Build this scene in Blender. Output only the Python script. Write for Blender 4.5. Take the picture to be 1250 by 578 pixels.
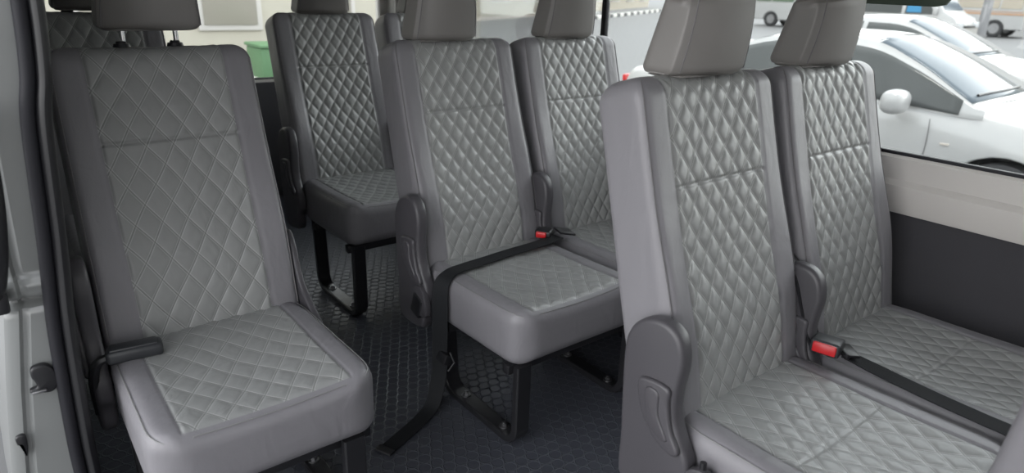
import bpy, bmesh, math, random
from mathutils import Vector, Matrix
random.seed(7)
PI = math.pi
scene = bpy.context.scene
for o in list(bpy.data.objects):
    bpy.data.objects.remove(o, do_unlink=True)
COL = scene.collection

# ------------------------------------------------------------------ camera
CAM = Vector((-0.1144, -1.5596, 1.155))
YAW, PITCH, ROLL, FPX = 0.6723, 0.3548, 0.0314, 814.34
F = Vector((math.sin(YAW)*math.cos(PITCH), math.cos(YAW)*math.cos(PITCH), -math.sin(PITCH)))
R = Vector((math.cos(YAW), -math.sin(YAW), 0)); U = R.cross(F)
R2 = R*math.cos(ROLL)+U*math.sin(ROLL); U2 = -R*math.sin(ROLL)+U*math.cos(ROLL)
cd = bpy.data.cameras.new('camera'); cam = bpy.data.objects.new('camera', cd); COL.objects.link(cam)
M = Matrix((R2, U2, -F)).transposed().to_4x4(); M.translation = CAM
cam.matrix_world = M
cd.sensor_fit = 'HORIZONTAL'; cd.sensor_width = 36; cd.lens = 36*FPX/1250; cd.clip_start = .02; cd.clip_end = 500
cd.dof.use_dof = True; cd.dof.focus_distance = 1.7; cd.dof.aperture_fstop = 3.6
scene.camera = cam

# ------------------------------------------------------------------ sky, sun, exposure
w = bpy.data.worlds.new('sky'); scene.world = w; w.use_nodes = True
nt = w.node_tree; nt.nodes.clear()
out = nt.nodes.new('ShaderNodeOutputWorld'); bg = nt.nodes.new('ShaderNodeBackground')
tc = nt.nodes.new('ShaderNodeTexCoord'); sp = nt.nodes.new('ShaderNodeSeparateXYZ'); cr = nt.nodes.new('ShaderNodeValToRGB')
cr.color_ramp.elements[0].position = .0; cr.color_ramp.elements[0].color = (.97, .97, .96, 1)
cr.color_ramp.elements[1].position = .7; cr.color_ramp.elements[1].color = (.92, .95, 1, 1)
nt.links.new(tc.outputs['Generated'], sp.inputs[0]); nt.links.new(sp.outputs['Z'], cr.inputs[0])
def sky_math(op, a, b):
    n_ = nt.nodes.new('ShaderNodeMath'); n_.operation = op
    for k_, v_ in enumerate((a, b)):
        if isinstance(v_, (int, float)): n_.inputs[k_].default_value = v_
        else: nt.links.new(v_, n_.inputs[k_])
    return n_.outputs[0]
# overcast sky, its strength shaped to light the seats from both flanks, dimmer ahead
x2 = sky_math('MULTIPLY', sp.outputs['X'], sp.outputs['X'])
sky_v = sky_math('ADD', sky_math('ADD', sky_math('MULTIPLY', x2, 2.6), .75), sky_math('MULTIPLY', sp.outputs['X'], .75))
nt.links.new(sky_v, bg.inputs['Strength'])
nt.links.new(cr.outputs[0], bg.inputs[0]); nt.links.new(bg.outputs[0], out.inputs[0])
bg.inputs['Strength'].default_value = 1.7
sd = bpy.data.lights.new('sun', 'SUN'); sd.energy = 1.0; sd.angle = math.radians(12); sd.color = (1, .97, .92)
sun = bpy.data.objects.new('sun', sd); COL.objects.link(sun)
sun.rotation_euler = Vector((-.18, .06, -1.3)).to_track_quat('-Z', 'Y').to_euler()
scene.view_settings.view_transform = 'Standard'; scene.view_settings.look = 'None'
scene.view_settings.gamma = 1; scene.view_settings.use_curve_mapping = False
scene.view_settings.exposure = 1.15

# ------------------------------------------------------------------ materials
class N:
    def __init__(s, nt): s.nt = nt
    def n(s, t, **k):
        a = s.nt.nodes.new(t)
        for x, y in k.items(): setattr(a, x, y)
        return a
    def l(s, a, b): s.nt.links.new(a, b)
    def m(s, op, a, b=None, c=None):
        x = s.nt.nodes.new('ShaderNodeMath'); x.operation = op
        for i, v in enumerate((a, b, c)):
            if v is None: continue
            if isinstance(v, (int, float)): x.inputs[i].default_value = v
            else: s.l(v, x.inputs[i])
        return x.outputs[0]
def base_mat(name, col, rough=.5, metal=0, spec=.5, var=.06, bump=.0, bscale=300, sheen=0, coat=0, wrinkle=0):
    m = bpy.data.materials.new(name); m.use_nodes = True; g = N(m.node_tree)
    b = m.node_tree.nodes['Principled BSDF']
    b.inputs['Roughness'].default_value = rough; b.inputs['Metallic'].default_value = metal
    b.inputs['Specular IOR Level'].default_value = spec
    if sheen: b.inputs['Sheen Weight'].default_value = sheen
    if coat: b.inputs['Coat Weight'].default_value = coat; b.inputs['Coat Roughness'].default_value = .05
    t = g.n('ShaderNodeTexCoord'); no = g.n('ShaderNodeTexNoise'); no.inputs['Scale'].default_value = 6; no.inputs['Detail'].default_value = 3
    g.l(t.outputs['Object'], no.inputs['Vector'])
    mx = g.n('ShaderNodeMixRGB'); mx.inputs[1].default_value = (*[c*(1-var) for c in col], 1); mx.inputs[2].default_value = (*[min(1, c*(1+var)) for c in col], 1)
    g.l(no.outputs['Fac'], mx.inputs[0]); g.l(mx.outputs[0], b.inputs['Base Color'])
    if bump:
        n2 = g.n('ShaderNodeTexNoise'); n2.inputs['Scale'].default_value = bscale; n2.inputs['Detail'].default_value = 2
        g.l(t.outputs['Object'], n2.inputs['Vector'])
        bp = g.n('ShaderNodeBump'); bp.inputs['Strength'].default_value = bump; bp.inputs['Distance'].default_value = .001
        g.l(n2.outputs['Fac'], bp.inputs['Height']); g.l(bp.outputs[0], b.inputs['Normal'])
        if wrinkle:                                      # slack folds in the cover
            mp = g.n('ShaderNodeMapping'); mp.inputs['Scale'].default_value = (1, 1, .45); g.l(t.outputs['Object'], mp.inputs[0])
            n3 = g.n('ShaderNodeTexNoise'); n3.inputs['Scale'].default_value = 16; n3.inputs['Detail'].default_value = 2; n3.inputs['Distortion'].default_value = 1.2
            g.l(mp.outputs[0], n3.inputs['Vector']); b3 = g.n('ShaderNodeBump'); b3.inputs['Strength'].default_value = wrinkle; b3.inputs['Distance'].default_value = .02
            g.l(n3.outputs['Fac'], b3.inputs['Height']); g.l(b3.outputs[0], bp.inputs['Normal'])
    return m, g, b, mx
def mat(*a, **k): return base_mat(*a, **k)[0]

QB = (.0475, .067)           # quilt diamond size on the benches
QS = (.0555, .086)           # and on the single seats
def quilt_mat():
    m, g, b, mx = base_mat('quilted_leatherette', (.238, .242, .240), rough=.39, spec=.5, var=.05, bump=.25, bscale=500, wrinkle=.15)
    uv = g.n('ShaderNodeUVMap'); uv.uv_map = 'quilt'; sp = g.n('ShaderNodeSeparateXYZ'); g.l(uv.outputs[0], sp.inputs[0])
    x, y = sp.outputs[0], sp.outputs[1]           # in diamonds
    lines = None
    for op in ('ADD', 'SUBTRACT'):
        a = g.m(op, x, y); f = g.m('FRACT', a); d = g.m('MINIMUM', f, g.m('SUBTRACT', 1, f))      # 0 on the seam
        s = g.m('ABSOLUTE', g.m('SUBTRACT', d, .055)); k = g.m('SUBTRACT', 1, g.m('MINIMUM', g.m('DIVIDE', s, .022), 1))
        lines = k if lines is None else g.m('MAXIMUM', lines, k)
        c = g.m('SUBTRACT', 1, g.m('MINIMUM', g.m('DIVIDE', d, .022), 1)); crease_shade = c if op == 'ADD' else g.m('MAXIMUM', crease_shade, c)
    m2 = g.n('ShaderNodeMixRGB'); g.l(mx.outputs[0], m2.inputs[1]); m2.inputs[2].default_value = (.46, .46, .45, 1)
    g.l(g.m('MULTIPLY', lines, .62), m2.inputs[0]); 
    m3 = g.n('ShaderNodeMixRGB'); g.l(m2.outputs[0], m3.inputs[1]); m3.inputs[2].default_value = (.07, .07, .072, 1)  # ambient shade of the quilt grooves, painted into the colour as a dark line
    g.l(g.m('MULTIPLY', crease_shade, .6), m3.inputs[0]); g.l(m3.outputs[0], b.inputs['Base Color'])
    return m
MQ = quilt_mat()
MS = mat('smooth_grey_leatherette', (.190, .184, .198), rough=.44, var=.05, bump=.25, bscale=420, wrinkle=.13)
MH = mat('headrest_leatherette', (.20, .190, .182), rough=.5, var=.04, bump=.2, bscale=420)
MPIPE = mat('seam_thread', (.13, .125, .13), rough=.6)
MTHR = mat('light_stitching', (.21, .21, .21), rough=.6)
MPL = mat('dark_grey_plastic', (.062, .059, .066), rough=.42, bump=.3, bscale=600)
MDK = mat('charcoal_plastic', (.030, .032, .036), rough=.4)
MBK = mat('black_plastic', (.012, .012, .014), rough=.4)
MST = mat('black_painted_steel', (.014, .014, .016), rough=.32, spec=.6)
MCH = mat('chrome', (.75, .75, .75), rough=.15, metal=1)
MSTL = mat('dull_steel', (.28, .28, .29), rough=.4, metal=1)
MRED = mat('red_button', (.55, .015, .02), rough=.35)
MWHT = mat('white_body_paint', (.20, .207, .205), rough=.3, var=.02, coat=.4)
MTRIM = mat('off_white_plastic_trim', (.58, .555, .53), rough=.45, var=.02)
MHEAD = mat('headliner', (.55, .55, .53), rough=.9)
MPAN = mat('charcoal_carpet_panel', (.045, .044, .050), rough=.9, bump=.8, bscale=400, sheen=.2)
MRUB = mat('black_rubber_seal', (.012, .012, .016), rough=.6, spec=.3)
def web_mat():
    m, g, b, mx = base_mat('black_webbing', (.014, .015, .017), rough=.75, spec=.2, var=.1)
    t = g.n('ShaderNodeTexCoord'); wv = g.n('ShaderNodeTexWave'); wv.inputs['Scale'].default_value = 180
    g.l(t.outputs['Object'], wv.inputs['Vector'])
    bp = g.n('ShaderNodeBump'); bp.inputs['Strength'].default_value = .3; bp.inputs['Distance'].default_value = .0006
    g.l(wv.outputs['Fac'], bp.inputs['Height']); g.l(bp.outputs[0], b.inputs['Normal'])
    return m
MWEB = web_mat()
def floor_mat():
    m, g, b, mx = base_mat('coin_vinyl_floor', (.056, .060, .074), rough=.36, var=.15)
    t = g.n('ShaderNodeTexCoord'); sp = g.n('ShaderNodeSeparateXYZ'); g.l(t.outputs['Object'], sp.inputs[0])
    P = .036
    def lat(ox, oy):
        fx = g.m('SUBTRACT', g.m('FRACT', g.m('ADD', g.m('DIVIDE', sp.outputs[0], P), ox)), .5)
        fy = g.m('MULTIPLY', g.m('SUBTRACT', g.m('FRACT', g.m('ADD', g.m('DIVIDE', sp.outputs[1], P*1.732), oy)), .5), 1.732)
        return g.m('SQRT', g.m('ADD', g.m('MULTIPLY', fx, fx), g.m('MULTIPLY', fy, fy)))
    d = g.m('MINIMUM', lat(0, 0), lat(.5, .5))
    ring = g.m('SUBTRACT', 1, g.m('MINIMUM', g.m('DIVIDE', g.m('ABSOLUTE', g.m('SUBTRACT', d, .47)), .07), 1))
    m2 = g.n('ShaderNodeMixRGB'); g.l(mx.outputs[0], m2.inputs[1]); m2.inputs[2].default_value = (.105, .11, .128, 1)
    g.l(g.m('MULTIPLY', ring, .42), m2.inputs[0]); g.l(m2.outputs[0], b.inputs['Base Color'])
    bp = g.n('ShaderNodeBump'); bp.inputs['Strength'].default_value = .8; bp.inputs['Distance'].default_value = .0015
    g.l(ring, bp.inputs['Height']); g.l(bp.outputs[0], b.inputs['Normal'])
    return m
MFL = floor_mat()
def glass_mat(name, tint, gloss):
    m = bpy.data.materials.new(name); m.use_nodes = True; g = N(m.node_tree); m.node_tree.nodes.clear()
    o = g.n('ShaderNodeOutputMaterial'); t = g.n('ShaderNodeBsdfTransparent'); t.inputs[0].default_value = (*tint, 1)
    gl = g.n('ShaderNodeBsdfGlossy'); gl.inputs['Roughness'].default_value = .03; mx = g.n('ShaderNodeMixShader')
    lw = g.n('ShaderNodeFresnel'); lw.inputs['IOR'].default_value = 1.35
    g.l(g.m('MULTIPLY', lw.outputs[0], gloss), mx.inputs[0]); g.l(t.outputs[0], mx.inputs[1]); g.l(gl.outputs[0], mx.inputs[2]); g.l(mx.outputs[0], o.inputs[0])
    return m
MGL = glass_mat('clear_window_glass', (.93, .95, .94), .8)
MCARGL = mat('dark_car_glass', (.085, .09, .09), rough=.1, spec=.12, var=.1)
MWSGL = mat('windshield_glass', (.10, .12, .14), rough=.1, spec=.06, var=.05)
MCAR = mat('white_car_paint', (.40, .40, .40), rough=.3, var=.01, coat=.3)
MTYRE = mat('tyre_rubber', (.035, .035, .037), rough=.8)
MRIM = mat('wheel_rim', (.35, .35, .36), rough=.35, metal=.6)

# ------------------------------------------------------------------ helpers
def mesh_from(verts, faces, smooth=True):
    me = bpy.data.meshes.new('m'); me.from_pydata([tuple(v) for v in verts], [], faces); me.update()
    if smooth: me.polygons.foreach_set('use_smooth', [True]*len(me.polygons))
    return me
def obj(name, me, m=None, parent=None, loc=None, rot=None, kind=None, label=None):
    me.name = name
    o = bpy.data.objects.new(name, me); COL.objects.link(o)
    if m is not None and len(me.materials) == 0:
        me.materials.append(m)
    if parent: o.parent = parent
    if loc: o.location = loc
    if rot: o.rotation_euler = rot
    if kind: o['kind'] = kind
    if label: o['label'] = label
    return o
def thing(name, label, cat, loc=(0, 0, 0), rz=0, group=None):
    o = bpy.data.objects.new(name, None); COL.objects.link(o); o.location = loc; o.rotation_euler = (0, 0, rz)
    o['label'] = label; o['category'] = cat; o.empty_display_size = .1
    if group: o['group'] = group
    return o
def tag(o, label, cat, group=None):
    o['label'] = label; o['category'] = cat
    if group: o['group'] = group
    return o
class MB:
    def __init__(s): s.bm = bmesh.new()
    def box(s, a, b, bev=0, seg=2):
        r = bmesh.ops.create_cube(s.bm, size=1); vs = r['verts']
        for v in vs: v.co = Vector([a[i]+(b[i]-a[i])*(v.co[i]+.5) for i in range(3)])
        if bev:
            es = list({e for v in vs for e in v.link_edges})
            bmesh.ops.bevel(s.bm, geom=es, offset=bev, segments=seg, affect='EDGES', profile=.5)
        return s
    def prism(s, pts, axis, a, b, bev=0, seg=2):
        """polygon pts in the plane normal to axis, extruded a..b"""
        def co(p, t):
            return {0: (t, p[0], p[1]), 1: (p[0], t, p[1]), 2: (p[0], p[1], t)}[axis]
        n = len(pts)
        va = [s.bm.verts.new(co(p, a)) for p in pts]; vb = [s.bm.verts.new(co(p, b)) for p in pts]
        fs = [s.bm.faces.new(va), s.bm.faces.new(vb[::-1])]
        for i in range(n): fs.append(s.bm.faces.new((va[i], vb[i], vb[(i+1) % n], va[(i+1) % n])))
        bmesh.ops.recalc_face_normals(s.bm, faces=fs)
        if bev:
            es = list({e for f in fs[:2] for e in f.edges})
            bmesh.ops.bevel(s.bm, geom=es, offset=bev, segments=seg, affect='EDGES', profile=.5)
        return s
    def cyl(s, p, q, r, r2=None, n=16):
        p, q = Vector(p), Vector(q); d = q-p
        mt = Matrix.Translation((p+q)/2) @ d.to_track_quat('Z', 'Y').to_matrix().to_4x4()
        bmesh.ops.create_cone(s.bm, cap_ends=True, segments=n, radius1=r, radius2=r if r2 is None else r2, depth=d.length, matrix=mt)
        return s
    def tube(s, pts, r, n=8, closed=False):
        pts = [Vector(p) for p in pts]; rings = []; k = len(pts)
        up = Vector((0, 0, 1))
        for i, p in enumerate(pts):
            a = pts[i-1] if (i or closed) else p; b = pts[(i+1) % k] if (i < k-1 or closed) else p
            t = (b-a).normalized()
            if abs(t.dot(up)) > .97: up = Vector((1, 0, 0)) if abs(t.x) < .9 else Vector((0, 1, 0))
            x = t.cross(up).normalized(); y = x.cross(t).normalized(); up = y
            rings.append([s.bm.verts.new(p+(x*math.cos(2*PI*j/n)+y*math.sin(2*PI*j/n))*r) for j in range(n)])
        for i in range(k if closed else k-1):
            A, B = rings[i], rings[(i+1) % k]
            for j in range(n): s.bm.faces.new((A[j], A[(j+1) % n], B[(j+1) % n], B[j]))
        if not closed:
            s.bm.faces.new(rings[0][::-1]); s.bm.faces.new(rings[-1])
        return s
    def sweep(s, pts, sec):
        """rings: sec(i, p, tangent) -> list of points; loft them and cap"""
        pts = [Vector(p) for p in pts]; k = len(pts); rings = []
        for i, p in enumerate(pts):
            t = (pts[min(i+1, k-1)]-pts[max(i-1, 0)]).normalized()
            rings.append([s.bm.verts.new(v) for v in sec(i, p, t)])
        n = len(rings[0])
        for i in range(k-1):
            for j in range(n): s.bm.faces.new((rings[i][j], rings[i][(j+1) % n], rings[i+1][(j+1) % n], rings[i+1][j]))
        s.bm.faces.new(rings[0][::-1]); s.bm.faces.new(rings[-1])
        bmesh.ops.recalc_face_normals(s.bm, faces=s.bm.faces[:])
        return s
    def me(s, smooth=True, angle=35):
        bmesh.ops.recalc_face_normals(s.bm, faces=s.bm.faces[:])
        if smooth:
            for f in s.bm.faces: f.smooth = True
            for e in s.bm.edges:
                if len(e.link_faces) == 2 and e.calc_face_angle(0) > math.radians(angle): e.smooth = False
        m = bpy.data.meshes.new('m'); s.bm.to_mesh(m); s.bm.free(); return m
def catmull(P, k=8):
    P = [Vector(p) for p in P]; Q = [P[0]*2-P[1]]+P+[P[-1]*2-P[-2]]; o = []
    for i in range(1, len(Q)-2):
        a, b, c, d = Q[i-1:i+3]
        for j in range(k):
            t = j/k; o.append(.5*((2*b)+(c-a)*t+(2*a-5*b+4*c-d)*t*t+(3*b-a-3*c+d)*t**3))
    o.append(P[-1]); return o
def ribbon(pts, sides, width, thick=.0022, k=8):
    """strap along pts; sides = width direction at each point"""
    n = len(pts); cp = catmull(pts, k); ss = catmull(sides, k)
    def sec(i, p, t):
        s = ss[i]; s = (s-t*s.dot(t)).normalized(); u = s.cross(t)
        a = s*width/2; b = u*thick/2
        return [p-a-b, p+a-b, p+a+b, p-a+b]
    return MB().sweep(cp, sec).me(angle=60)
def sm(a, b, x):
    t = max(0, min(1, (x-a)/(b-a))); return t*t*(3-2*t)

# ------------------------------------------------------------------ upholstered slab generator
W = .44; SEAM = .0757
def puff(u, v, amp, q):
    a = u/q[0]+v/q[1]; b = u/q[0]-v/q[1]
    fa = abs((a % 1)-.5)*2; fb = abs((b % 1)-.5)*2      # 1 on the seam
    return -amp*(1-(1-fa**3.2)*(1-fb**3.2))
def slab(L0, L1, T, rf, Rt, Rb, hseam, amp, fmap, halfw, bulge, vq0, vq1, seamw=SEAM, dv=.0026, q=QB, sideseam=9):
    """u across, v along, d outward (front d=0, rear d=-T).  fmap(u,v,d)->point, halfw(v), bulge(u,v)"""
    hi = W/2-seamw
    rows = []                                           # (v, inset, angle, arc)
    nb = 6
    for i in range(nb):
        a = PI/2*(1-i/nb); rows.append((L0+Rb-Rb*math.sin(a), Rb*(1-math.cos(a)), -a, L0+Rb-Rb*a))
    n = int((L1-Rt-(L0+Rb))/dv)
    for i in range(n+1):
        v = L0+Rb+(L1-Rt-L0-Rb)*i/n; rows.append((v, 0, 0, v))
    nt_ = 16
    for i in range(1, nt_+1):
        a = PI/2*i/nt_; rows.append((L1-Rt+Rt*math.sin(a), Rt*(1-math.cos(a)), a, L1-Rt+Rt*a))
    last = rows[-1]; ex = T/2-.002-Rt
    for i in range(1, 7):
        rows.append((last[0]+.0012*math.sin(i/6*PI/2), Rt+ex*i/6, PI/2, last[3]+ex*i/6))
    ui = [-hi+2*hi*i/112 for i in range(113)]
    verts, faces, uvs = [], [], []; ncol = None
    for (v, e, a, arc) in rows:
        hw = halfw(v)-e; r = max(.003, rf-e*.6); f0, r0 = -e, -T+e
        r = min(r, (f0-r0)/2*.98); hk = min(hi, hw-r-.006); kk = hk/hi
        pts = []
        for i in range(6):                              # left border of front
            t = i/6; pts.append((-(hw-r)+((hw-r)-hk)*t, f0, 0))
        for u in ui: pts.append((u*kk, f0, 1))
        for i in range(1, 7):
            t = i/6; pts.append((hk+((hw-r)-hk)*t, f0, 0))
        for i in range(1, 7):                           # front right corner
            b = PI/2*i/6; pts.append((hw-r+r*math.sin(b), f0-r+r*math.cos(b), 0))
        for i in range(1, 5): pts.append((hw, f0-r+(r0+r-(f0-r))*i/5, 0))
        for i in range(0, 6):
            b = PI/2*i/5; pts.append((hw-r+r*math.cos(b), r0+r-r*math.sin(b), 0))
        for i in range(1, 10): pts.append((hw-r-2*(hw-r)*i/10, r0, 0))
        for i in range(0, 6):
            b = PI/2*i/5; pts.append((-(hw-r)-r*math.sin(b), r0+r-r*math.cos(b), 0))
        for i in range(1, 5): pts.append((-hw, r0+r+(f0-r-(r0+r))*i/5, 0))
        for i in range(0, 6):
            b = PI/2*i/6; pts.append((-(hw-r)-r*math.cos(b), f0-r+r*math.sin(b), 0))
        ncol = len(pts)
        ca, sa = math.cos(a), math.sin(a)
        for (u, d, ins) in pts:
            disp = 0
            frontness = 1 if d > f0-1e-6 else max(0, 1-(f0-d)/.03)
            disp += bulge(u, v)*max(0, frontness)
            if frontness > .99:
                if ins and abs(u) < hk-.0005 and vq0 < arc < vq1:
                    ed = min(1, (hk-abs(u))/.008)*min(1, (arc-vq0)/.01)*min(1, (vq1-arc)/.01)
                    wob = .0018*math.sin(v*31+u*11)+.001*math.sin(u*43-v*19)
                    disp += puff(u+wob, arc, amp, q)*ed + amp*.6*ed
                    for hs in hseam: disp -= (.0045 if L0 < 0 else .0022)*math.exp(-((arc-hs)/.0035)**2)
                if arc < sideseam: disp -= .0035*math.exp(-((abs(u)-hk)/.003)**2)
            disp *= .25+.75*ca if a > 0 else 1
            verts.append(fmap(u, v+disp*max(0, sa), d+disp*ca)); uvs.append(((u+.0018*math.sin(v*31+u*11)+.001*math.sin(u*43-v*19))/q[0], arc/q[1]))
    R_ = len(rows); mats_ = []
    for i in range(R_-1):
        for j in range(ncol):
            j2 = (j+1) % ncol
            faces.append((i*ncol+j, i*ncol+j2, (i+1)*ncol+j2, (i+1)*ncol+j))
            mats_.append(1 if 6 <= j < 6+112 and vq0-.002 < rows[i][3] < vq1 else 0)
    faces.append(tuple(range(ncol))[::-1]); mats_.append(0)
    faces.append(tuple((R_-1)*ncol+j for j in range(ncol))); mats_.append(0)
    me = mesh_from(verts, faces)
    me.materials.append(MS); me.materials.append(MQ)
    me.polygons.foreach_set('material_index', mats_)
    lay = me.uv_layers.new(name='quilt')
    li = [0]*len(me.loops); me.loops.foreach_get('vertex_index', li)
    flat = [c for i in li for c in uvs[i]]; lay.data.foreach_set('uv', flat)
    bm = bmesh.new(); bm.from_mesh(me); bmesh.ops.recalc_face_normals(bm, faces=bm.faces[:]); bm.to_mesh(me); bm.free()
    return me

ZC, H, B_ = .387, 1.008, .176
def back_frame(zc=ZC, b=B_):
    e = Vector((0, b, H-ZC)); Lb = e.length; e = e/Lb; n = Vector((0, -e.z, e.y))
    def f(u, v, d): return Vector((W/2+u, 0, zc))+e*v+n*d
    return f, Lb, e, n
BF, LB, BE, BN = back_frame()
def bhalf(v): return W/2-.002-.006*sm(.15, LB, v)
def bbulge(u, v):
    side = sm(.12, .20, abs(u))
    return side*.016*math.exp(-((v-.20)/.16)**2)+.012*(1-side)*math.exp(-((v-.12)/.12)**2)-.006*(1-(u/.15)**2 if abs(u) < .15 else 0)
HSEAM = (.8119-ZC)/(H-ZC)*LB
BACK, BACKS = [slab(-.10, LB+.012, .124, .022, .044, .02, [HSEAM], am, BF, bhalf, bbulge, -.02, LB+.07, q=q_) for q_, am in ((QB, .0052), (QS, .0042))]
def cmap(u, v, d):      # v from rear (0) to the front edge; rises a little to the front
    y = .06-v
    z = ZC+.010*sm(.1, .4, v)+.006*math.sin(v*14)*(.5+.5*math.cos(u*9))
    x = W/2+u
    return Vector((x, y+.0, z+d))
CL = .06+.438
def chalf(v):
    k = max(0, min(1, (v-(CL-.075))/.075)); return W/2+.002-.016*(1-sm(.0, .12, v))-.040*(1-math.sqrt(1-.96*k*k))
def cbulge(u, v): return .006*sm(.10, .19, abs(u))-.006*(1-sm(0, .16, abs(u)))*sm(.02, .3, v)
CUSHA, CUSH, CUSHS = [slab(0, CL, .150, .032, .042, .02, hs_, .0026, cmap, chalf, cbulge, .02, CL-.022, seamw=.058, q=q_, sideseam=CL-.022) for q_, hs_ in ((QB, [.27]), (QB, []), (QS, []))]
def edge_pipe(fm, hw, L0, L1, bul, Rt, r=.0016, rf=.022):
    mb = MB()
    def corner(s, v, e=0):
        u = s*(hw(v)-e-rf*.32); return fm(u, v, bul(u, v)*.9-e-rf*.22+.0006)
    pts = []
    for i in range(41):
        v = L0+(L1-Rt-L0)*i/40; pts.append(corner(-1, v))
    for i in range(1, 9):
        a = PI/2*i/8*.72; v = L1-Rt+Rt*math.sin(a); e = Rt*(1-math.cos(a)); pts.append(corner(-1, v, e))
    p2 = [corner(1, L0+(L1-Rt-L0)*i/40) for i in range(41)]
    for i in range(1, 9):
        a = PI/2*i/8*.72; v = L1-Rt+Rt*math.sin(a); e = Rt*(1-math.cos(a)); p2.append(corner(1, v, e))
    return pts, p2
def pipe_mesh(pts, r=.0016): return MB().tube(pts, r, 6).me()
bp1, bp2 = edge_pipe(BF, bhalf, .0, LB+.012, bbulge, .044)
BPIPE = [pipe_mesh(bp1), pipe_mesh(bp2)]
cp1, cp2 = edge_pipe(cmap, chalf, .05, CL, cbulge, .042, rf=.032)
vf = CL-.012
cross = [cmap(-.155+.31*i/30, vf, -.012+cbulge(-.155+.31*i/30, vf)*.7+.001) for i in range(31)]
CPIPE = [pipe_mesh(cp1+cross[1:-1]+cp2[::-1], .0011)]
# ------------------------------------------------------------------ headrest
def headrest_mesh():
    rows = []
    Hh = .215
    prof = []                                            # (z, scale inset)
    for i in range(7): a = PI/2*(1-i/6); prof.append((.022*(1-math.sin(a)), .022*(1-math.cos(a))))
    for i in range(1, 12): prof.append((.022+(Hh-.055)*i/12, 0))
    for i in range(0, 8): a = PI/2*i/7; prof.append((Hh-.033+.033*math.sin(a), .033*(1-math.cos(a))))
    vs, fs = [], []; n = None
    for z, e in prof:
        t = z/Hh
        hw = .109-.022*t-e; yf = -.012-.012*t+.010*math.sin(t*PI)*-1+e; yr = .098-.052*t-e; r = min(.026, (yr-yf)/2*.9, hw*.9)
        ring = []
        for (cx, cy, a0) in ((hw-r, yf+r, -PI/2), (hw-r, yr-r, 0), (-hw+r, yr-r, PI/2), (-hw+r, yf+r, PI)):
            for j in range(7):
                a = a0+PI/2*j/6; ring.append((cx+r*math.cos(a), cy+r*math.sin(a)))
            
        ring2 = []
        m_ = len(ring)
        for j in range(m_):
            p, q_ = ring[j], ring[(j+1) % m_]; ring2.append(p)
            if math.dist(p, q_) > .04:
                for k in range(1, 6): ring2.append((p[0]+(q_[0]-p[0])*k/6, p[1]+(q_[1]-p[1])*k/6))
        if n is None: n = len(ring2)
        ring2 = (ring2+[ring2[-1]]*n)[:n]
        vs += [Vector((x, y-.006*math.cos(min(1, abs(x)/.12)*PI/2)*(1 if y < 0 else 0), z)) for x, y in ring2]
    # keep ring topology constant
    R_ = len(prof)
    for i in range(R_-1):
        for j in range(n): fs.append((i*n+j, i*n+(j+1) % n, (i+1)*n+(j+1) % n, (i+1)*n+j))
    fs.append(tuple(range(n))[::-1]); fs.append(tuple((R_-1)*n+j for j in range(n)))
    me = mesh_from(vs, fs)
    bm = bmesh.new(); bm.from_mesh(me); bmesh.ops.remove_doubles(bm, verts=bm.verts[:], dist=1e-6); bmesh.ops.recalc_face_normals(bm, faces=bm.faces[:]); bm.to_mesh(me); bm.free()
    return me
HEADM = headrest_mesh()
def headseam(s):
    pts = []
    for i in range(14):
        t = .06+.82*i/13; z = .215*t; hw = .109-.022*t; yf = -.012-.012*t-.010*math.sin(t*PI)
        pts.append((s*(hw-.006), yf+.0055, z))
    return pipe_mesh(pts, .0013)
HSEAMS = [headseam(-1), headseam(1)]
POST = MB().cyl((0, 0, -.06), (0, 0, .06), .0058, n=16).me()
GROM = MB().cyl((0, 0, -.004), (0, 0, .004), .0185, .016, n=24).cyl((0, 0, .004), (0, 0, .009), .012, .010, n=20).me()

# ------------------------------------------------------------------ plastic recliner cover, side of each seat
cov = [(.115, .50), (.105, .555), (.080, .585), (.045, .600), (.010, .597), (-.014, .575), (-.024, .53), (-.018, .47), (-.022, .42), (-.040, .38),
       (-.060, .345), (-.062, .30), (-.045, .27), (-.03, .21), (.09, .21), (.105, .33)]
def smooth_poly(P, k=4):
    P = [Vector((p[0], p[1], 0)) for p in P]; n = len(P); o = []
    for i in range(n):
        a, b, c, d = P[i-1], P[i], P[(i+1) % n], P[(i+2) % n]
        for j in range(k):
            t = j/k; v = .5*((2*b)+(c-a)*t+(2*a-5*b+4*c-d)*t*t+(3*b-a-3*c+d)*t**3); o.append((v.x, v.y))
    return o
COVER = MB().prism(smooth_poly(cov), 0, -.040, -.004, bev=.011, seg=4).me(angle=50)
lev = [(.060, .475), (-.004, .482), (-.010, .45), (-.022, .40), (-.045, .365), (-.030, .350), (.010, .362), (.042, .395), (.060, .435)]
LEVER = MB().prism(smooth_poly(lev), 0, -.050, -.036, bev=.006, seg=3).me(angle=50)
lev2 = [(.042, .462), (.012, .466), (.006, .42), (-.020, .378), (.006, .378), (.034, .41)]
LEVERIN = MB().prism(smooth_poly(lev2), 0, -.0535, -.045, bev=.004, seg=3).me(angle=50)
HINGE = MB().prism(smooth_poly([(.10, .52), (.075, .56), (.04, .53), (.0, .44), (-.07, .385), (-.12, .345), (-.10, .30), (.09, .29)]), 0, W-.004, W+.014, bev=.006, seg=3).me(angle=50)
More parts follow.
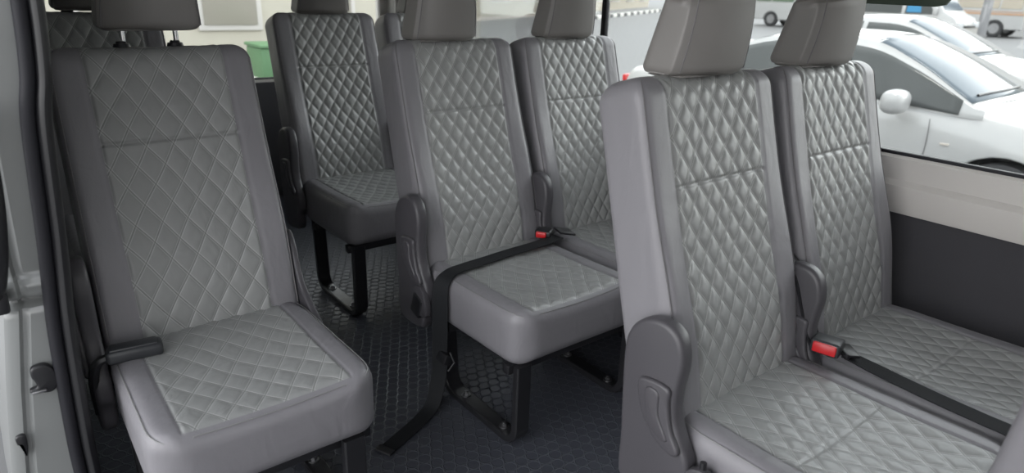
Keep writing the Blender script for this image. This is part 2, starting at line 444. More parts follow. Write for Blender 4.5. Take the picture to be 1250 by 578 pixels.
# ------------------------------------------------------------------ steel leg frame (rounded loop of flat bar)
def leg_mesh(zt, yf=-.415, yr=-.075, w_=.048, t=.022):
    r = .05; P = [(yr+.015, zt)]
    for i in range(7): a = PI/2*i/6; P.append((yr-.0+(-r+r*math.cos(a))*1.0, r-r*math.sin(a)))
    for i in range(7): a = PI/2*i/6; P.append((yf+r-r*math.sin(a), r-r*math.cos(a)))
    P.append((yf, zt)); pts = [Vector((0, y, z+t/2)) for y, z in P]
    cen = Vector((0, (yf+yr)/2, zt))
    def sec(i, p, tg):
        x = Vector((1, 0, 0)); nrm = x.cross(tg).normalized()
        a = x*w_/2; b = nrm*t/2
        c = .003
        return [p-a-b+b*.3, p-a*.85-b, p+a*.85-b, p+a-b+b*.3, p+a+b-b*.3, p+a*.85+b, p-a*.85+b, p-a+b-b*.3]
    return MB().sweep(pts, sec).me(angle=40)
BOLT = MB().cyl((0, 0, .0), (0, 0, .003), .014, n=20).cyl((0, 0, .003), (0, 0, .011), .0085, n=6).cyl((0, 0, .011), (0, 0, .015), .005, n=12).me(angle=30)
RAIL = {}
def seat_parts(root, x0, dz, raise_head=0, tilt=0, single_=False, hx=0, cush=None):
    """one seat's parts at lateral offset x0 of root"""
    b = obj('backrest', BACKS if single_ else BACK, None, root, (x0, 0, dz), (tilt, 0, 0))
    if tilt:
        # tilt about the hinge line at cushion height
        h = Vector((0, 0, ZC)); m_ = Matrix.Rotation(tilt, 3, 'X'); b.location = Vector((x0, 0, dz))+h-m_ @ h
    for m_ in BPIPE: obj('piping', m_, MPIPE, b)
    c = obj('seat_cushion', cush or (CUSHS if single_ else CUSH), None, root, (x0, 0, dz))
    for m_ in CPIPE: obj('piping', m_, MTHR, c)
    top = BF(0, LB+.012, -.056)
    hz = top+BE*(.004+raise_head); 
    p = Vector((hz.x+hx, hz.y-.045, hz.z)); h = Vector((0, 0, ZC)); p = h+Matrix.Rotation(tilt, 3, 'X') @ (p-h)
    hd = obj('headrest', HEADM, MH, root, (x0+p.x, p.y, p.z+dz), (tilt, 0, 0))
    for m_ in HSEAMS: obj('seam', m_, MPIPE, hd)
    for s in (-1, 1):
        obj('headrest_post', POST, MCH, hd, (s*.056, .045, -.005))
        g_ = obj('post_guide', GROM, MBK, b, (top.x+s*.056, top.y, top.z+.006))
    cv = obj('recliner_cover', COVER, MPL, root, (x0, 0, dz))
    lv = obj('recliner_lever', LEVER, MPL, cv); 
    obj('recliner_lever', LEVERIN, MPL, cv)
    return b, c, hd, cv
def legs(root, xs, zt):
    for x in xs:
        key = round(zt, 3)
        if key not in RAIL: RAIL[key] = leg_mesh(zt)
        l = obj('leg_frame', RAIL[key], MST, root, (x, 0, 0))
        for y in (-.345, -.16): obj('bolt', BOLT, MSTL, l, (0, y, .0215))
TUBE = {}
def under(root, x0, x1, z, y0=-.38, y1=-.10):
    mb = MB()
    for y in (y0, y1): obj('cross_rail', MB().box((x0, y-.014, z-.028), (x1, y+.014, z), .004).me(), MST, root)
PIT = W+.0322
XA, XC, XD = .8107, .7963, -.0107
YA, YB, YC = -.9199, 0., .9169
def bench(x, y, dz, label, tilt=0, hxs=(0, 0), cush=None):
    r = thing('double_bench_seat', label, 'van seat', (x, y, 0), 0, 'double bench seats in the van')
    seat_parts(r, 0, dz, -.005, tilt, hx=hxs[0], cush=cush); seat_parts(r, PIT, dz, -.005, tilt, hx=hxs[1], cush=cush)
    zt = ZC+dz-.148; legs(r, (.034, .44), zt); legs(r, (.87,), zt); under(r, .005, PIT+W-.005, zt+.006)
    return r
bA = bench(XA, YA, 0, 'large grey quilted double bench seat nearest the right side window, black lap belt across it', hxs=(.0, -.02), cush=CUSHA)
bB = bench(XA, YB, 0, 'middle grey quilted double bench seat, black belt trailing from its cushion onto the floor', hxs=(-.030, -.004))
bC = bench(XC, YC, .0367, 'rearmost double bench seat, quilted grey, behind the middle bench')
def single(x, y, dz, label, rh):
    r = thing('single_seat', label, 'van seat', (x, y, 0), 0, 'single seats by the door side')
    p = seat_parts(r, 0, dz, rh, single_=True, hx=.006)
    obj('hinge_cover', HINGE, MPL, r, (0, 0, dz))
    zt = ZC+dz-.148; legs(r, (.03, W-.062), zt); under(r, .01, W-.01, zt+.006)
    return r
sD = single(XD, -.0163, 0, 'single grey quilted seat at the left beside the door seal, chrome headrest posts showing', .036)
sE = single(XD, YC, .0367, 'dark grey quilted single seat half hidden behind the left front single seat', .004)

# ------------------------------------------------------------------ the van
def box_s(name, a, b, m, kind='structure', bev=0):
    return obj(name, MB().box(a, b, bev).me(angle=30), m, kind=kind)
XW = 1.85; YR = 2.15; YF = -2.7; ZR = 1.52; BELT = .755
box_s('floor', (-.13, YF, -.05), (XW+.06, YR, 0), MFL)
box_s('ceiling', (-.16, YF, ZR), (XW+.06, YR, ZR+.04), MHEAD)
box_s('wall_right', (XW, YF, 0), (XW+.06, YR, .61), MPAN)
t1 = MB().prism([(XW+.06, .60), (XW-.012, .60), (XW-.016, .612), (XW-.014, .675), (XW-.002, .690), (XW-.0, .748), (XW+.012, BELT), (XW+.06, BELT)], 1, YF, YR, 0)
obj('trim_1', t1.me(angle=25), MTRIM, kind='structure')
box_s('trim_2', (XW, YF, 1.33), (XW+.06, YR, ZR), MTRIM)
box_s('trim_3', (XW-.004, 2.05, .75), (XW+.06, YR, 1.34), MTRIM)
# side window: rubber, divider and panes
wn = obj('window_1', MB().box((XW+.022, .405, BELT), (XW+.026, 2.05, 1.33)).box((XW+.022, -2.1, BELT), (XW+.026, .375, 1.33)).me(), MGL, kind='structure')
rub = MB().box((XW+.012, -2.1, BELT-.004), (XW+.030, 2.05, BELT+.009), .003).box((XW+.012, -2.1, 1.32), (XW+.030, 2.05, 1.335), .003)
rub.box((XW+.010, .378, BELT), (XW+.032, .402, 1.33), .003).box((XW+.012, 2.035, BELT), (XW+.03, 2.05, 1.33), .003)
obj('window_rubber', rub.me(), MRUB, wn)
# dark shade on the side window
MSHD = mat('dark_green_sunshade', (.035, .055, .035), rough=.5)
sh = MB().prism([(-.10, 1.33), (-.10, 1.155), (-.80, 1.145), (-.825, 1.150), (-.835, 1.165), (-.835, 1.33)], 0, XW-.006, XW+.006, .002)
tag(obj('sunshade', sh.me(), MSHD), 'dark green sunshade strip at the top of the right side window', 'sunshade')
# rear wall
box_s('wall_back', (-.16, YR, 0), (XW+.06, YR+.05, .645), MPAN)
rw = MB()
rw.box((-.16, YR, .645), (XW+.06, YR+.05, .66)).box((-.16, YR, .66), (.05, YR+.05, ZR)).box((1.80, YR, .66), (XW+.06, YR+.05, ZR)).box((.05, YR, 1.36), (1.80, YR+.05, ZR))
obj('trim_4', rw.me(), MTRIM, kind='structure')
w2 = obj('window_2', MB().box((.05, YR+.02, .66), (1.80, YR+.024, 1.36)).me(), MGL, kind='structure')
rr = MB().box((.05, YR+.005, .66), (.065, YR+.03, 1.36), .003).box((1.58, YR-.003, .66), (1.6, YR+.03, 1.36), .003).box((.05, YR+.005, .655), (1.80, YR+.03, .668), .003).box((.05, YR+.005, 1.35), (1.80, YR+.03, 1.365), .003)
obj('window_rubber', rr.me(), MRUB, w2)

# cab end: bulkhead with the windscreen opening, and the pillar ahead of the door
fw = MB().box((-.16, YF-.06, -.05), (XW+.06, YF, .95)).box((-.16, YF-.06, 1.42), (XW+.06, YF, ZR)).box((-.16, YF-.06, .95), (0, YF, 1.42)).box((1.72, YF-.06, .95), (XW+.06, YF, 1.42))
obj('wall_front', fw.me(), MTRIM, kind='structure')
box_s('wall_pillar', (-.16, YF, -.05), (-.08, -1.78, ZR), MTRIM)
# near side: body panel behind the door opening (painted jamb) and its rubber seal
YJ = -.15
seal_c = [(-.024, 1.50), (-.027, 1.25), (-.029, 1.115), (-.038, 1.0), (-.0525, .913), (-.0675, .707), (-.083, .525), (-.093, .30), (-.0945, .19), (-.096, .0), (-.097, -.28)]
def outer(z):       # outer edge of the painted panel
    pts = [(-.3, -.245), (.10, -.225), (.246, -.212), (.43, -.186), (.60, -.158), (.66, -.160), (.92, -.150), (1.2, -.13), (1.52, -.09)]
    for (a, b), (c, d) in zip(pts, pts[1:]):
        if a <= z <= c: return b+(d-b)*(z-a)/(c-a)
    return pts[-1][1]
def inner(z):
    P = seal_c
    for (b, a), (d, c) in zip(P, P[1:]):
        if c <= z <= a: return b+(d-b)*(z-a)/(c-a)
    return P[-1][0] if z < 0 else P[0][0]
mb = MB()
zs = [-.3+i*(1.82/60) for i in range(61)]
for z0, z1 in zip(zs, zs[1:]):
    pass
def zstep(z): return .010*sm(.56, .60, z)+.020*math.exp(-((z-.585)/.007)**4)-.006*math.exp(-((z-.612)/.014)**4)+.006*sm(.63, .64, z)
zs = sorted(set([round(-.3+i*.03, 4) for i in range(61)]+[round(.56+i*.004, 4) for i in range(32)]))
def jsec(z):
    o, i = outer(z), inner(z)+.012; y = YJ+zstep(z)
    return [Vector((i, YR, z)), Vector((i, y+.004, z)), Vector((i-.004, y, z)), Vector((o+.040, y-.001, z)), Vector((o+.034, y+.004, z)), Vector((o+.028, y+.004, z)),
            Vector((o+.022, y-.002, z)), Vector((o+.008, y, z)), Vector((o, y+.008, z)), Vector((o-.012, y+.30, z)), Vector((o-.012, YR, z))]
rings = [[mb.bm.verts.new(p) for p in jsec(z)] for z in zs]
for A, B in zip(rings, rings[1:]):
    for j in range(len(A)): mb.bm.faces.new((A[j], A[(j+1) % len(A)], B[(j+1) % len(A)], B[j]))
mb.bm.faces.new(rings[0][::-1]); mb.bm.faces.new(rings[-1])
wl = obj('wall_left', mb.me(angle=40), MWHT, kind='structure')
cen = catmull([(x, YJ-.008, z) for x, z in seal_c], 6)
def sealsec(off, wd, dp, dy):
    def s(i, p, t):
        x = Vector((0, 1, 0)).cross(t).normalized()
        if x.x < 0: x = -x
        y = Vector((0, -1, 0)); o = []
        for k in range(12):
            a = 2*PI*k/12; o.append(p+x*(off+wd/2*math.cos(a))+y*(dy+dp*math.sin(a)))
        return o
    return s
tag_seal = thing('door_seal', 'black rubber weatherstrip curving down the edge of the door opening', 'weatherstrip', (0, 0, 0))
obj('seal_lip', MB().sweep(cen, sealsec(-.011, .024, .013, .002)).me(), MRUB, tag_seal)
obj('seal_bulb', MB().sweep(cen, sealsec(.0115, .025, .016, .001)).me(), MBK, tag_seal)
# striker / bump stop on the jamb
st = thing('door_striker', 'black rubber latch plug on the white painted door jamb', 'door striker', (-.127, YJ-.002, .432))
ob = [(-.016, .030), (.004, .033), (.016, .022), (.022, .004), (.018, -.018), (.006, -.028), (-.012, -.024), (-.024, -.022), (-.025, -.014), (-.014, -.010), (-.016, .004), (-.019, .012)]
obj('plug', MB().prism(smooth_poly(ob), 1, -.014, .002, .005, 3).me(), MBK, st)
obj('catch', MB().box((-.024, -.020, -.021), (.0, -.013, -.015), .002).me(), MSTL, st)
cl = tag(obj('trim_clip', MB().prism(smooth_poly([(-.008, .012), (.006, .014), (.008, -.004), (.004, -.030), (-.001, -.030), (-.002, -.008), (-.008, -.004)]), 1, -.010, .002, .003).me(), MBK, None, (-.184, YJ-.0, .312)),
         'small black plastic clip low on the white door jamb edge', 'clip')
# curved black handle at the extreme left
gp = catmull([(-.147, YJ-.02, .955), (-.139, YJ-.035, .93), (-.133, YJ-.040, .88), (-.137, YJ-.042, .80), (-.147, YJ-.042, .72), (-.160, YJ-.036, .655), (-.172, YJ-.02, .62)], 6)
hd = thing('grab_handle', 'black curved plastic handle at the far left of the door opening', 'handle', (0, 0, 0))
def hs(i, p, t):
    k = i/len(gp); rr_ = .017 if k > .14 else .023
    x = Vector((0, 1, 0)).cross(t).normalized(); y = t.cross(x)
    return [p+x*rr_*math.cos(a)+y*rr_*.8*math.sin(a) for a in [2*PI*j/12 for j in range(12)]]
obj('grip', MB().sweep(gp, hs).me(), MBK, hd)
obj('mount', MB().box((-.175, YJ-.03, .585), (-.150, YJ+.005, .635), .006).me(), MBK, hd)

# ------------------------------------------------------------------ belts
SX = Vector((1, 0, 0)); SY = Vector((0, 1, 0)); SZ = Vector((0, 0, 1))
def buckle(root, loc, rot, size=1.0):
    b = obj('buckle', MB().box((-.017, -.034, -.010), (.017, .028, .012), .005, 3).me(), MPL, root, loc, rot, label='dark grey seat belt buckle')
    obj('release_button', MB().box((-.013, .024, -.006), (.013, .033, .009), .003).me(), MRED, b, label='red release button')
    return b
# bench A: buckle facing rear-left, tongue, strap running forward in the gap between the cushions
x = PIT-.016
obj('buckle_stalk', ribbon([(x-.012, .10, .62), (x-.006, .045, .575), (x-.004, .012, .50), (x-.002, -.012, .44), (x, -.035, .412)], [SX]*5, .046, .006), MBK, bA)
bk = obj('buckle', MB().box((-.030, -.026, -.015), (.030, .036, .017), .006, 3).me(), MDK, bA, (x-.002, -.055, .430), (0, .12, .25), label='dark grey seat belt buckle')
obj('release_button', MB().box((-.035, -.020, -.011), (-.026, .030, .013), .004).me(), MRED, bk, label='red release button')
tn = obj('belt_tongue', MB().box((.022, -.026, -.004), (.060, .030, .004), .003).box((.024, -.030, -.007), (.036, .034, .008), .004).me(), MBK, bA, (x-.004, -.055, .420), (0, 0, .1-PI/4))
obj('belt_webbing', ribbon([(x+.028, -.080, .412), (x+.03, -.13, .407), (x+.022, -.20, .407), (x+.012, -.28, .409), (x+.006, -.36, .411), (x+.004, -.41, .410), (x+.003, -.445, .385), (x+.002, -.455, .33), (x, -.455, .24)],
    [Vector((1, .25, -.05)), Vector((1, .2, 0)), Vector((1, .1, .0)), SX, SX, SX, SX, SX, SX], .046), MWEB, bA)
# bench B
bk = obj('buckle', MB().box((-.024, -.020, -.012), (.024, .034, .014), .006, 3).me(), MBK, bB, (x-.03, -.04, .418), (0, 0, .6), label='black seat belt buckle')
obj('release_button', MB().box((-.032, -.006, -.008), (-.021, .028, .011), .004).me(), MRED, bk, label='red release button')
obj('belt_tongue', MB().box((-.012, -.03, -.004), (.045, .026, .004), .003).me(), MBK, bB, (x+.01, -.06, .425), (0, .2, -.3))
obj('belt_webbing', ribbon([(x-.01, -.075, .414), (x-.10, -.085, .410), (x-.20, -.075, .402), (x-.30, -.085, .402), (.07, -.10, .406), (.012, -.11, .404), (-.022, -.115, .375), (-.030, -.12, .30), (-.034, -.125, .20), (-.042, -.13, .10), (-.075, -.145, .022), (-.13, -.17, .006), (-.20, -.20, .004), (-.26, -.225, .004)],
    [Vector((.2, 1, 0)), SY, SY, SY, SY, Vector((-.2, 1, 0)), Vector((-.5, .8, 0)), Vector((-.6, .7, 0)), Vector((-.6, .7, 0)), Vector((-.6, .8, 0)), Vector((-.5, .9, 0)), Vector((-.4, 1, 0)), Vector((-.4, 1, 0)), Vector((-.4, 1, 0))], .046), MWEB, bB)
obj('belt_tip', MB().box((-.012, -.026, 0), (.012, .026, .008), .003).me(), MBK, bB, (-.27, -.228, .001), (0, 0, .4))
obj('belt_adjuster', MB().box((-.012, -.028, -.020), (.012, .028, .012), .004).tube([(.0, -.026, .02), (.005, -.05, .0), (.0, -.04, -.03)], .004).me(), MBK, bB, (-.028, -.135, .165), (0, .3, 0))
def anchor(root, loc):
    obj('belt_anchor', MB().box((-.012, -.024, -.05), (.012, .024, .02), .006, 3).tube([(0, 0, .02), (.004, .02, .06)], .006).me(), MBK, root, loc, (.35, 0, 0))
    obj('anchor_stalk', MB().prism(smooth_poly([(.0, .0), (-.03, .03), (-.06, .015), (-.075, -.05), (-.03, -.06)]), 0, -.02, .0, .004).me(), MPL, root, (loc[0]+.012, loc[1]+.03, loc[2]+.02))
anchor(bA, (-.030, -.085, .30)); anchor(bB, (-.042, -.03, .30))
# folded buckle stalk of the left single seat
bs = obj('buckle', MB().box((-.058, -.020, -.016), (.050, .022, .014), .009, 3).me(), MDK, sD, (.050, -.075, .408), (0, .0, -.12), label='dark grey buckle lying on the cushion corner')
obj('buckle_cap', MB().box((-.050, -.016, .012), (.040, .016, .018), .003).me(), MDK, bs)
obj('buckle_stalk', MB().tube(catmull([(.0, -.070, .406), (-.025, -.068, .396), (-.036, -.055, .35), (-.036, -.03, .26)], 5), .010).me(), MBK, sD)

# ------------------------------------------------------------------ next bench in front: only its back corner shows
def front_back():
    r = thing('front_seat', 'plain grey corner of the seat in front, bottom right edge', 'van seat', (XA-.005, -1.500, 0))
    seat_parts(r, 0, 0, .004, .36)
    zt = ZC-.148; legs(r, (.034, W-.035), zt); under(r, .01, W-.01, zt+.006)
front_back()

# ------------------------------------------------------------------ outside
def gz(x, y): return -.50+.013*(x-5)+.004*y
MGR = mat('pale_asphalt', (.155, .157, .16), rough=.9, var=.1, bump=.5, bscale=60)
bm = bmesh.new(); vs = [bm.verts.new((x, y, gz(x, y))) for x, y in ((-30, -60), (140, -60), (140, 120), (-30, 120))]; bm.faces.new(vs)
me = bpy.data.meshes.new('ground'); bm.to_mesh(me); bm.free(); obj('ground', me, MGR, kind='structure')

def wheel(root, x, y, z, side, r=.32, wd=.2):
    mb = MB(); P = [(.60, 0), (.62, wd*.5), (.92, wd*.5), (1, wd*.38), (1, -wd*.38), (.92, -wd*.5), (.60, -wd*.5)]
    n = 32; rg = []
    for i in range(n):
        a = 2*PI*i/n; rg.append([mb.bm.verts.new((side*q_, r*p*math.cos(a), r*p*math.sin(a))) for p, q_ in P])
    for i in range(n):
        for j in range(len(P)): mb.bm.faces.new((rg[i][j], rg[i][(j+1) % len(P)], rg[(i+1) % n][(j+1) % len(P)], rg[(i+1) % n][j]))
    t = obj('wheel', mb.me(), MTYRE, root, (x, y, z))
    rm = MB().cyl((side*-.02, 0, 0), (side*wd*.36, 0, 0), r*.60, n=28)
    for k in range(10):
        a = 2*PI*k/10; c, s_ = math.cos(a), math.sin(a)
        rm.cyl((side*wd*.36, .02*c, .02*s_), (side*wd*.40, r*.55*c, r*.55*s_), .02, .03, n=6)
    obj('rim', rm.cyl((side*wd*.3, 0, 0), (side*wd*.46, 0, 0), .05, n=16).me(), MRIM, t)

def strip(root, name, fn, s0, s1, ns, t0, t1, nt_, m, off=.004, **k):
    vs, fs = [], []
    for i in range(ns+1):
        for j in range(nt_+1): vs.append(fn(s0+(s1-s0)*i/ns, t0+(t1-t0)*j/nt_, off))
    for i in range(ns):
        for j in range(nt_): a = i*(nt_+1)+j; fs.append((a, a+1, a+nt_+2, a+nt_+1))
    o = obj(name, mesh_from(vs, fs), m, root, **k)
    md = o.modifiers.new('thick', 'SOLIDIFY'); md.thickness = .004; md.offset = 0
    return o
# sedan: car-local s along the length (0 rear, 4.45 front); local axes: -Y forward, so y = 2.2 - s
def interp(P, s):
    if s <= P[0][0]: return P[0][1]
    for (a, b), (c, d) in zip(P, P[1:]):
        if s <= c: t = (s-a)/(c-a); return b+(d-b)*t
    return P[-1][1]
def sedan(loc, rz, label, hi=True):
    r = thing('sedan_car', label, 'car', loc, rz, 'white saloon cars outside the side window')
    Ls = 4.5; wheels_s = (.85, 3.55); RA = .36
    deck = [(0, .82), (.08, .95), (.5, 1.0), (.9, 1.0), (3.0, .985), (3.3, .985), (3.8, .92), (4.2, .82), (4.4, .70), (4.5, .55)]
    wid = [(0, .66), (.12, .76), (.5, .84), (1.2, .87), (3.3, .87), (3.9, .83), (4.3, .72), (4.5, .50)]
    shoulder = [(0, .80), (.2, .90), (1.0, .92), (3.0, .88), (3.6, .80), (4.2, .68), (4.5, .52)]
    S = sorted(set([round(Ls*i/44, 3) for i in range(45)]+[round(w_+d, 3) for w_ in wheels_s for d in (-.38, -.36, -.34, -.3, -.25, -.18, -.09, 0, .09, .18, .25, .3, .34, .36, .38)]))
    vs, fs = [], []
    for s in S:
        wd = interp(wid, s); dk = interp(deck, s); sh_ = interp(shoulder, s)
        zb = .20
        for w_ in wheels_s:
            if abs(s-w_) < RA: zb = max(zb, .32+math.sqrt(RA*RA-(s-w_)**2))
        half = [(wd*.90, .18 if zb < .25 else zb), (wd*.97, max(.30, zb+.005)), (wd*1.0, max(.45, zb+.01)), (wd*1.0, max(.62, zb+.02)), (wd*.985, max(zb+.03, sh_-.06)), (wd*.955, sh_), (wd*.90, sh_+(dk-sh_)*.55), (wd*.80, dk-.01), (wd*.4, dk+.012), (0, dk+.02)]
        ring = [(-x_, z) for x_, z in half]+[(x_, z) for x_, z in half[::-1][1:]]
        vs += [(x_, 2.2-s, z) for x_, z in ring]
    n = 19
    for i in range(len(S)-1):
        for j in range(n-1): fs.append((i*n+j, i*n+j+1, (i+1)*n+j+1, (i+1)*n+j))
    fs.append(tuple(range(n))); fs.append(tuple((len(S)-1)*n+j for j in range(n))[::-1])
    bd = obj('body', mesh_from(vs, fs), MCAR, r)
    # cabin
    roof = [(.62, 1.0), (.9, 1.10), (1.3, 1.30), (1.6, 1.395), (2.0, 1.43), (2.35, 1.425), (2.55, 1.39), (2.9, 1.24), (3.35, .99)]
    zb0 = .93
    def wx(z): return .80-.24*((z-zb0)/.5)**1.15 if z > zb0 else .80
    def ztop(s): return interp(roof, s)
    def smooth_top(s): return sum(ztop(s+d) for d in (-.08, -.04, 0, .04, .08))/5
    def side_(sg):
        def f(s, t, off=0):
            z = zb0-.02+(max(smooth_top(s)-.035, zb0)-zb0+.02)*t; return Vector((sg*(wx(z)+off), 2.2-s, z))
        return f
    def top_(s, c, off=0):
        zt = smooth_top(s); xx = wx(zt-.03)-.02; cc = abs(c); z = zt-.045*cc**3+.0; 
        return Vector((c*xx, 2.2-s+(.10*cc**2 if s > 2.5 else -.08*cc**2 if s < 1.3 else 0), z+off))
    SS = [.62+2.73*i/40 for i in range(41)]; vs, fs = [], []
    for s in SS:
        ring = [side_(-1)(s, t/4) for t in range(5)]+[top_(s, c/5) for c in range(-5, 6)]+[side_(1)(s, 1-t/4) for t in range(5)]
        n = len(ring); vs += ring
    for i in range(len(SS)-1):
        for j in range(n-1): fs.append((i*n+j, i*n+j+1, (i+1)*n+j+1, (i+1)*n+j))
    cb = obj('cabin', mesh_from(vs, fs), MCAR, r)
    strip(r, 'windshield', top_, 2.46, 3.30, 14, -.90, .90, 14, MWSGL, .006)
    strip(r, 'rear_window', top_, .75, 1.42, 10, -.85, .85, 12, MCARGL, .006)
    for sg in (-1, 1):
        f = side_(sg)
        def win(s, t, off, f=f):
            return f(s, t, off)
        strip(r, 'side_window', f, 1.12, 1.98, 10, .12, .90, 6, MCARGL, .006)
        strip(r, 'side_window', f, 2.04, 3.20, 14, .12, .88, 6, MCARGL, .006)
        # mirror
        mr = MB(); bmesh.ops.create_uvsphere(mr.bm, u_segments=20, v_segments=12, radius=1)
        for v in mr.bm.verts:
            c = v.co; v.co = Vector((math.copysign(abs(c.x)**.7, c.x)*.135, math.copysign(abs(c.y)**.8, c.y)*.085, math.copysign(abs(c.z)**.75, c.z)*.088))
        mo = obj('door_mirror', mr.me(), MCAR, r, (sg*1.0, 2.2-2.84, .985))
        obj('mirror_stalk', MB().box((-.10, -.02, -.04), (.0, .02, -.01), .008).me(), MBK, mo, (0 if sg > 0 else .10, 0, -.02))
        # door seams and handle
        def body_side(s, z, sg=sg): return Vector((sg*(interp(wid, s)*1.0+.001), 2.2-s, z))
        for sv in (1.15, 2.02, 3.02):
            obj('door_gap', MB().tube([body_side(sv+.04*math.sin((z-.3)*4), z) for z in [.28+.6*i/10 for i in range(11)]], .003, 5).me(), MPIPE, r)
        for sv in (1.35, 2.22): obj('door_handle', MB().box((-.012, -.09, -.014), (.012, .09, .014), .008).me(), MCAR, r, (sg*.885, 2.2-sv, .80))
        obj('side_marker', MB().box((-.004, -.03, -.008), (.004, .03, .008), .003).me(), mat('amber_lens', (.6, .55, .5), rough=.3), r, (sg*.872, 2.2-3.18, .72))
        for s_ in wheels_s:
            wheel(r, sg*.76, 2.2-s_, .32, sg)
        hl = MB().prism(smooth_poly([(-.14, -.03), (-.1, .05), (.12, .09), (.16, .04), (.05, -.04)]), 0, -.03, .03, .01)
        obj('headlight', hl.me(), mat('headlamp_lens', (.55, .58, .6), rough=.1, coat=1), r, (sg*.72, 2.2-4.18, .64), (0, 0, sg*.5))
        obj('tail_light', MB().box((-.08, -.04, -.05), (.08, .04, .04), .02).me(), mat('red_lens', (.5, .02, .02), rough=.2), r, (sg*.60, 2.2-.02, .82))
    ul = MB().box((-.66, -2.1, .2), (.66, 2.0, .66)); obj('underbody', ul.me(), MBK, r)
    obj('wiper', MB().tube([top_(3.26, c/10, .02) for c in range(-7, 6)], .010, 6).me(), MBK, r)
    return r
g0 = gz(6, 1.2)
sedan((6.05, 1.24, -.509), .038, 'large white saloon car parked right beside the side window')
sedan((9.5, 2.5, gz(9.5, 2.5)), .03, 'second white saloon car, just behind the roof of the nearest saloon')

def minibus(loc, rz, label, stripes=False, tint=None, L=4.7, Wd=1.7, Ht=2.0, blue=False):
    r = thing('minibus', label, 'van', loc, rz, 'white minibuses parked across the road')
    # side profile in (y, z), forward = -y
    h = L/2
    prof = [(h, .32), (h+.02, .8), (h-.02, 1.3), (h-.10, Ht-.12), (h-.28, Ht), (-h+1.35, Ht), (-h+1.05, Ht-.05), (-h+.42, 1.18), (-h+.12, 1.02), (-h, .80), (-h-.02, .35)]
    bot = []
    for wc in (-h+.95, h-1.0):
        for i in range(11): a = PI-PI*i/10; bot.append((wc+.36*math.cos(a), .30+.36*math.sin(a)))
    poly = prof+[(-h, .30)]+bot+[(h, .30)]
    mb = MB().prism(poly, 0, -Wd/2, Wd/2, .05, 3)
    for v in mb.bm.verts:
        if v.co.z > 1.05: v.co.x *= 1-.12*(v.co.z-1.05)
    obj('body', mb.me(angle=40), MCAR, r)
    m = tint or MCARGL
    def xs(z): return (Wd/2+.004)*(1-.12*max(0, z-1.05))
    for sg in (-1, 1):
        for y0, y1, sl in ((-h+.62, -h+1.42, .42), (-h+1.52, -h+2.6, 0), (-h+2.68, h-.98, 0), (h-.92, h-.18, 0)):
            q4 = [(y0, 1.10), (y1, 1.10), (y1, 1.66), (y0+sl, 1.66)]
            vs = [Vector((sg*(xs(z)+o), y, z)) for o in (.002, -.02) for y, z in q4]
            me = mesh_from(vs, [(0, 1, 2, 3), (7, 6, 5, 4), (0, 4, 5, 1), (1, 5, 6, 2), (2, 6, 7, 3), (3, 7, 4, 0)], False)
            obj('side_window', me, m, r)
        for wc in (-h+.95, h-1.0): wheel(r, sg*(Wd/2-.12), wc, .33, sg, .33)
        if stripes:
            for z0, z1 in ((.86, .93), (.97, 1.0)):
                obj('stripe', MB().box((sg*(Wd/2)-.004, -h+.5, z0), (sg*(Wd/2)+.004, h-.05, z1), .001).me(), mat('brown_stripe', (.42, .25, .15), rough=.4), r)
        obj('door_mirror', MB().box((-.06, -.05, -.10), (.06, .05, .10), .03).me(), MCAR, r, (sg*(Wd/2+.10), -h+.62, 1.2))
        obj('headlight', MB().box((-.16, -.03, -.08), (.16, .04, .08), .03).me(), mat('lamp_lens', (.6, .62, .64), rough=.15), r, (sg*(Wd/2-.22), -h+.005, .86))
    ws = [Vector((x_, y, z)) for x_, y, z in ((-.72, -h+.46, 1.22), (.72, -h+.46, 1.22), (.64, -h+1.0, 1.86), (-.64, -h+1.0, 1.86))]
    nrm = Vector((0, -.78, .62)).normalized()
    vs = [p+nrm*.02 for p in ws]+[p-nrm*.03 for p in ws]
    obj('windshield', mesh_from(vs, [(0, 1, 2, 3), (7, 6, 5, 4), (0, 4, 5, 1), (1, 5, 6, 2), (2, 6, 7, 3), (3, 7, 4, 0)], False), MWSGL, r)
    obj('grille', MB().box((-.45, -h-.03, .78), (.45, -h+.03, .84), .01).box((-.5, -h-.04, .5), (.5, -h+.03, .58), .01).me(), MBK, r)
    obj('bumper', MB().box((-Wd/2+.02, -h-.07, .33), (Wd/2-.02, -h+.1, .60), .05, 3).me(), MCAR, r)
    if blue:
        q4 = [(-h+1.0, 1.14), (-h+1.38, 1.14), (-h+1.38, 1.60), (-h+1.08, 1.60)]
        vs = [Vector((-(xs(z)+o), y, z)) for o in (.012, -.01) for y, z in q4]
        obj('curtain', mesh_from(vs, [(0, 1, 2, 3), (7, 6, 5, 4), (0, 4, 5, 1), (1, 5, 6, 2), (2, 6, 7, 3), (3, 7, 4, 0)], False), mat('blue_cloth', (.05, .22, .40), rough=.8), r, label='blue cloth in the front side window')
    return r
MGRW = mat('green_tinted_glass', (.10, .15, .11), rough=.15, coat=.5)
minibus((21.6, 8.25, gz(21.6, 8.25)), .05, 'white minibus with blue cloth in its front side window, just behind the saloon cars', blue=True)
minibus((33.6, 10.5, gz(33.6, 10)), PI, 'distant white minibus with brown stripes along its side, beyond the lamp post', stripes=True, tint=mat('beige_tinted_glass', (.34, .30, .24), rough=.3), L=5.4)
minibus((30.5, 15.6, gz(30.5, 15.6)), .05, 'white minibus with green tinted windows seen between the two near headrests', tint=MGRW)

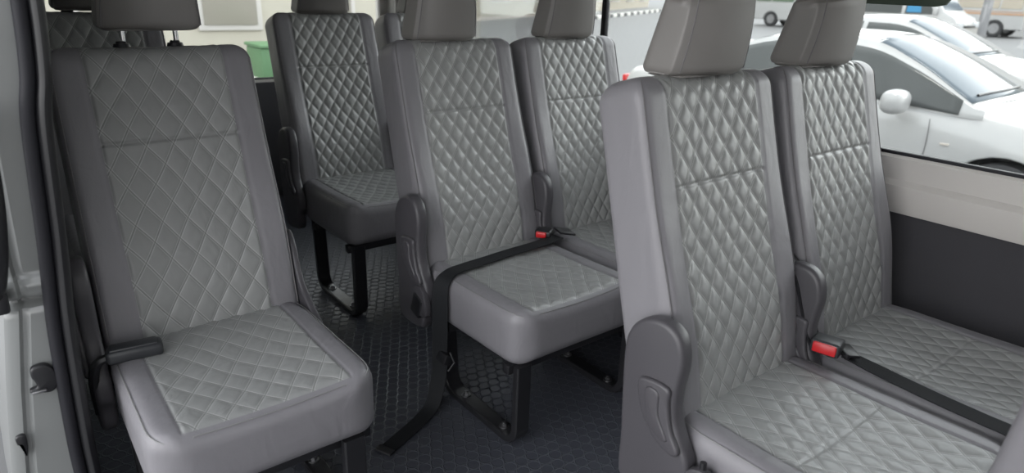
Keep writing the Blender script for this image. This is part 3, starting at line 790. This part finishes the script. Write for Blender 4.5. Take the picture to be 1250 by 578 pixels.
# lamp post
lp = thing('lamp_post', 'grey lamp post standing across the road at upper right', 'lamp post', (24.3, 6.42, gz(24.3, 6.42)))
obj('pole', MB().cyl((0, 0, 0), (0, 0, 7), .14, .09, n=16).me(), mat('galvanised_steel', (.24, .24, .25), rough=.5), lp)
obj('base_plate', MB().box((-.25, -.25, 0), (.25, .25, .06), .02).cyl((0, 0, .06), (0, 0, .5), .17, n=16).me(), MSTL, lp)
obj('lamp_head', MB().box((-1.2, -.1, 6.9), (0.1, .1, 7.0), .03).box((-1.7, -.15, 6.86), (-1.1, .15, 6.98), .04).me(), MRIM, lp)

# kerb: black and white painted blocks
MKW = mat('white_kerb_paint', (.75, .74, .70), rough=.8); MKB = mat('black_kerb_paint', (.10, .10, .10), rough=.8)
k = 0
KB = {c: MB().box((0, 0, -.02), (.62, .3, .18), .02).me() for c in (0, 1)}; KB[0].materials.append(MKW); KB[1].materials.append(MKB)
for i in range(26):
    xk, yk = 22+i*.64*.9, 22.4+i*.64*.436
    o = obj('kerb_block', KB[i % 2], None, None, (xk, yk, gz(xk, yk)), (0, 0, .451))
    tag(o, ('black' if i % 2 else 'white')+' painted kerb block of the striped kerb across the road', 'kerb block', ('black' if i % 2 else 'white')+' kerb blocks across the road')

# buildings
def facade(name, label, loc, rz, Lw, Hw, m, floors, bays, mw):
    r = thing(name, label, 'building', loc, rz)
    obj('wall', MB().box((0, 0, -.3), (Lw, 5, Hw), .02).me(), m, r)
    for f in range(floors):
        for b in range(bays):
            x0 = (b+.25)*Lw/bays; z0 = 1.05+f*3.0; ww = Lw/bays*.5
            fr = obj('window', MB().box((x0-.08, -.05, z0-.08), (x0+ww+.08, .04, z0+1.5), .01).me(), MTRIM, r)
            obj('pane', MB().box((x0, -.07, z0), (x0+ww, -.045, z0+1.42), .003).me(), mw, fr)
    obj('plinth', MB().box((-.05, -.08, -.3), (Lw+.05, .05, .35), .01).me(), mat('plinth_paint', (.55, .5, .45), rough=.8), r)
    obj('parapet', MB().box((-.1, -.15, Hw), (Lw+.1, 5, Hw+.3), .02).me(), m, r)
    return r
MBE = mat('beige_render', (.42, .38, .31), rough=.9, var=.06); MCR = mat('cream_siding', (.50, .47, .40), rough=.85, var=.04)
MWN = mat('shop_window', (.30, .28, .24), rough=.3)
facade('roadside_building', 'pale beige building across the road behind the kerb', (6, 18.5, gz(6, 18.5)), .451, 42, 7, MBE, 2, 12, MWN)
facade('far_building', 'beige building far behind the parked minibuses', (47, 22, gz(47, 22)), -PI/2, 44, 7, MBE, 2, 14, MWN)
cb_ = facade('cream_building', 'cream building seen through the rear window on the left', (-4, 9.5, gz(0, 9.5)), 0, 11, 5, MCR, 1, 7, MWN)
gb = thing('green_bin', 'green container standing outside behind the van', 'container', (3.28, 8.4, gz(2.7, 8.4)))
MGN = mat('green_plastic', (.10, .20, .10), rough=.6)
obj('bin_body', MB().box((-.25, -.3, .35), (.45, .35, .78), .03).me(), MGN, gb)
obj('bin_lid', MB().box((-.27, -.33, .78), (.48, .38, .83), .02).me(), MGN, gb)
obj('plinth', MB().box((-.24, -.28, 0), (.42, .32, .36), .02).me(), MKW, gb)
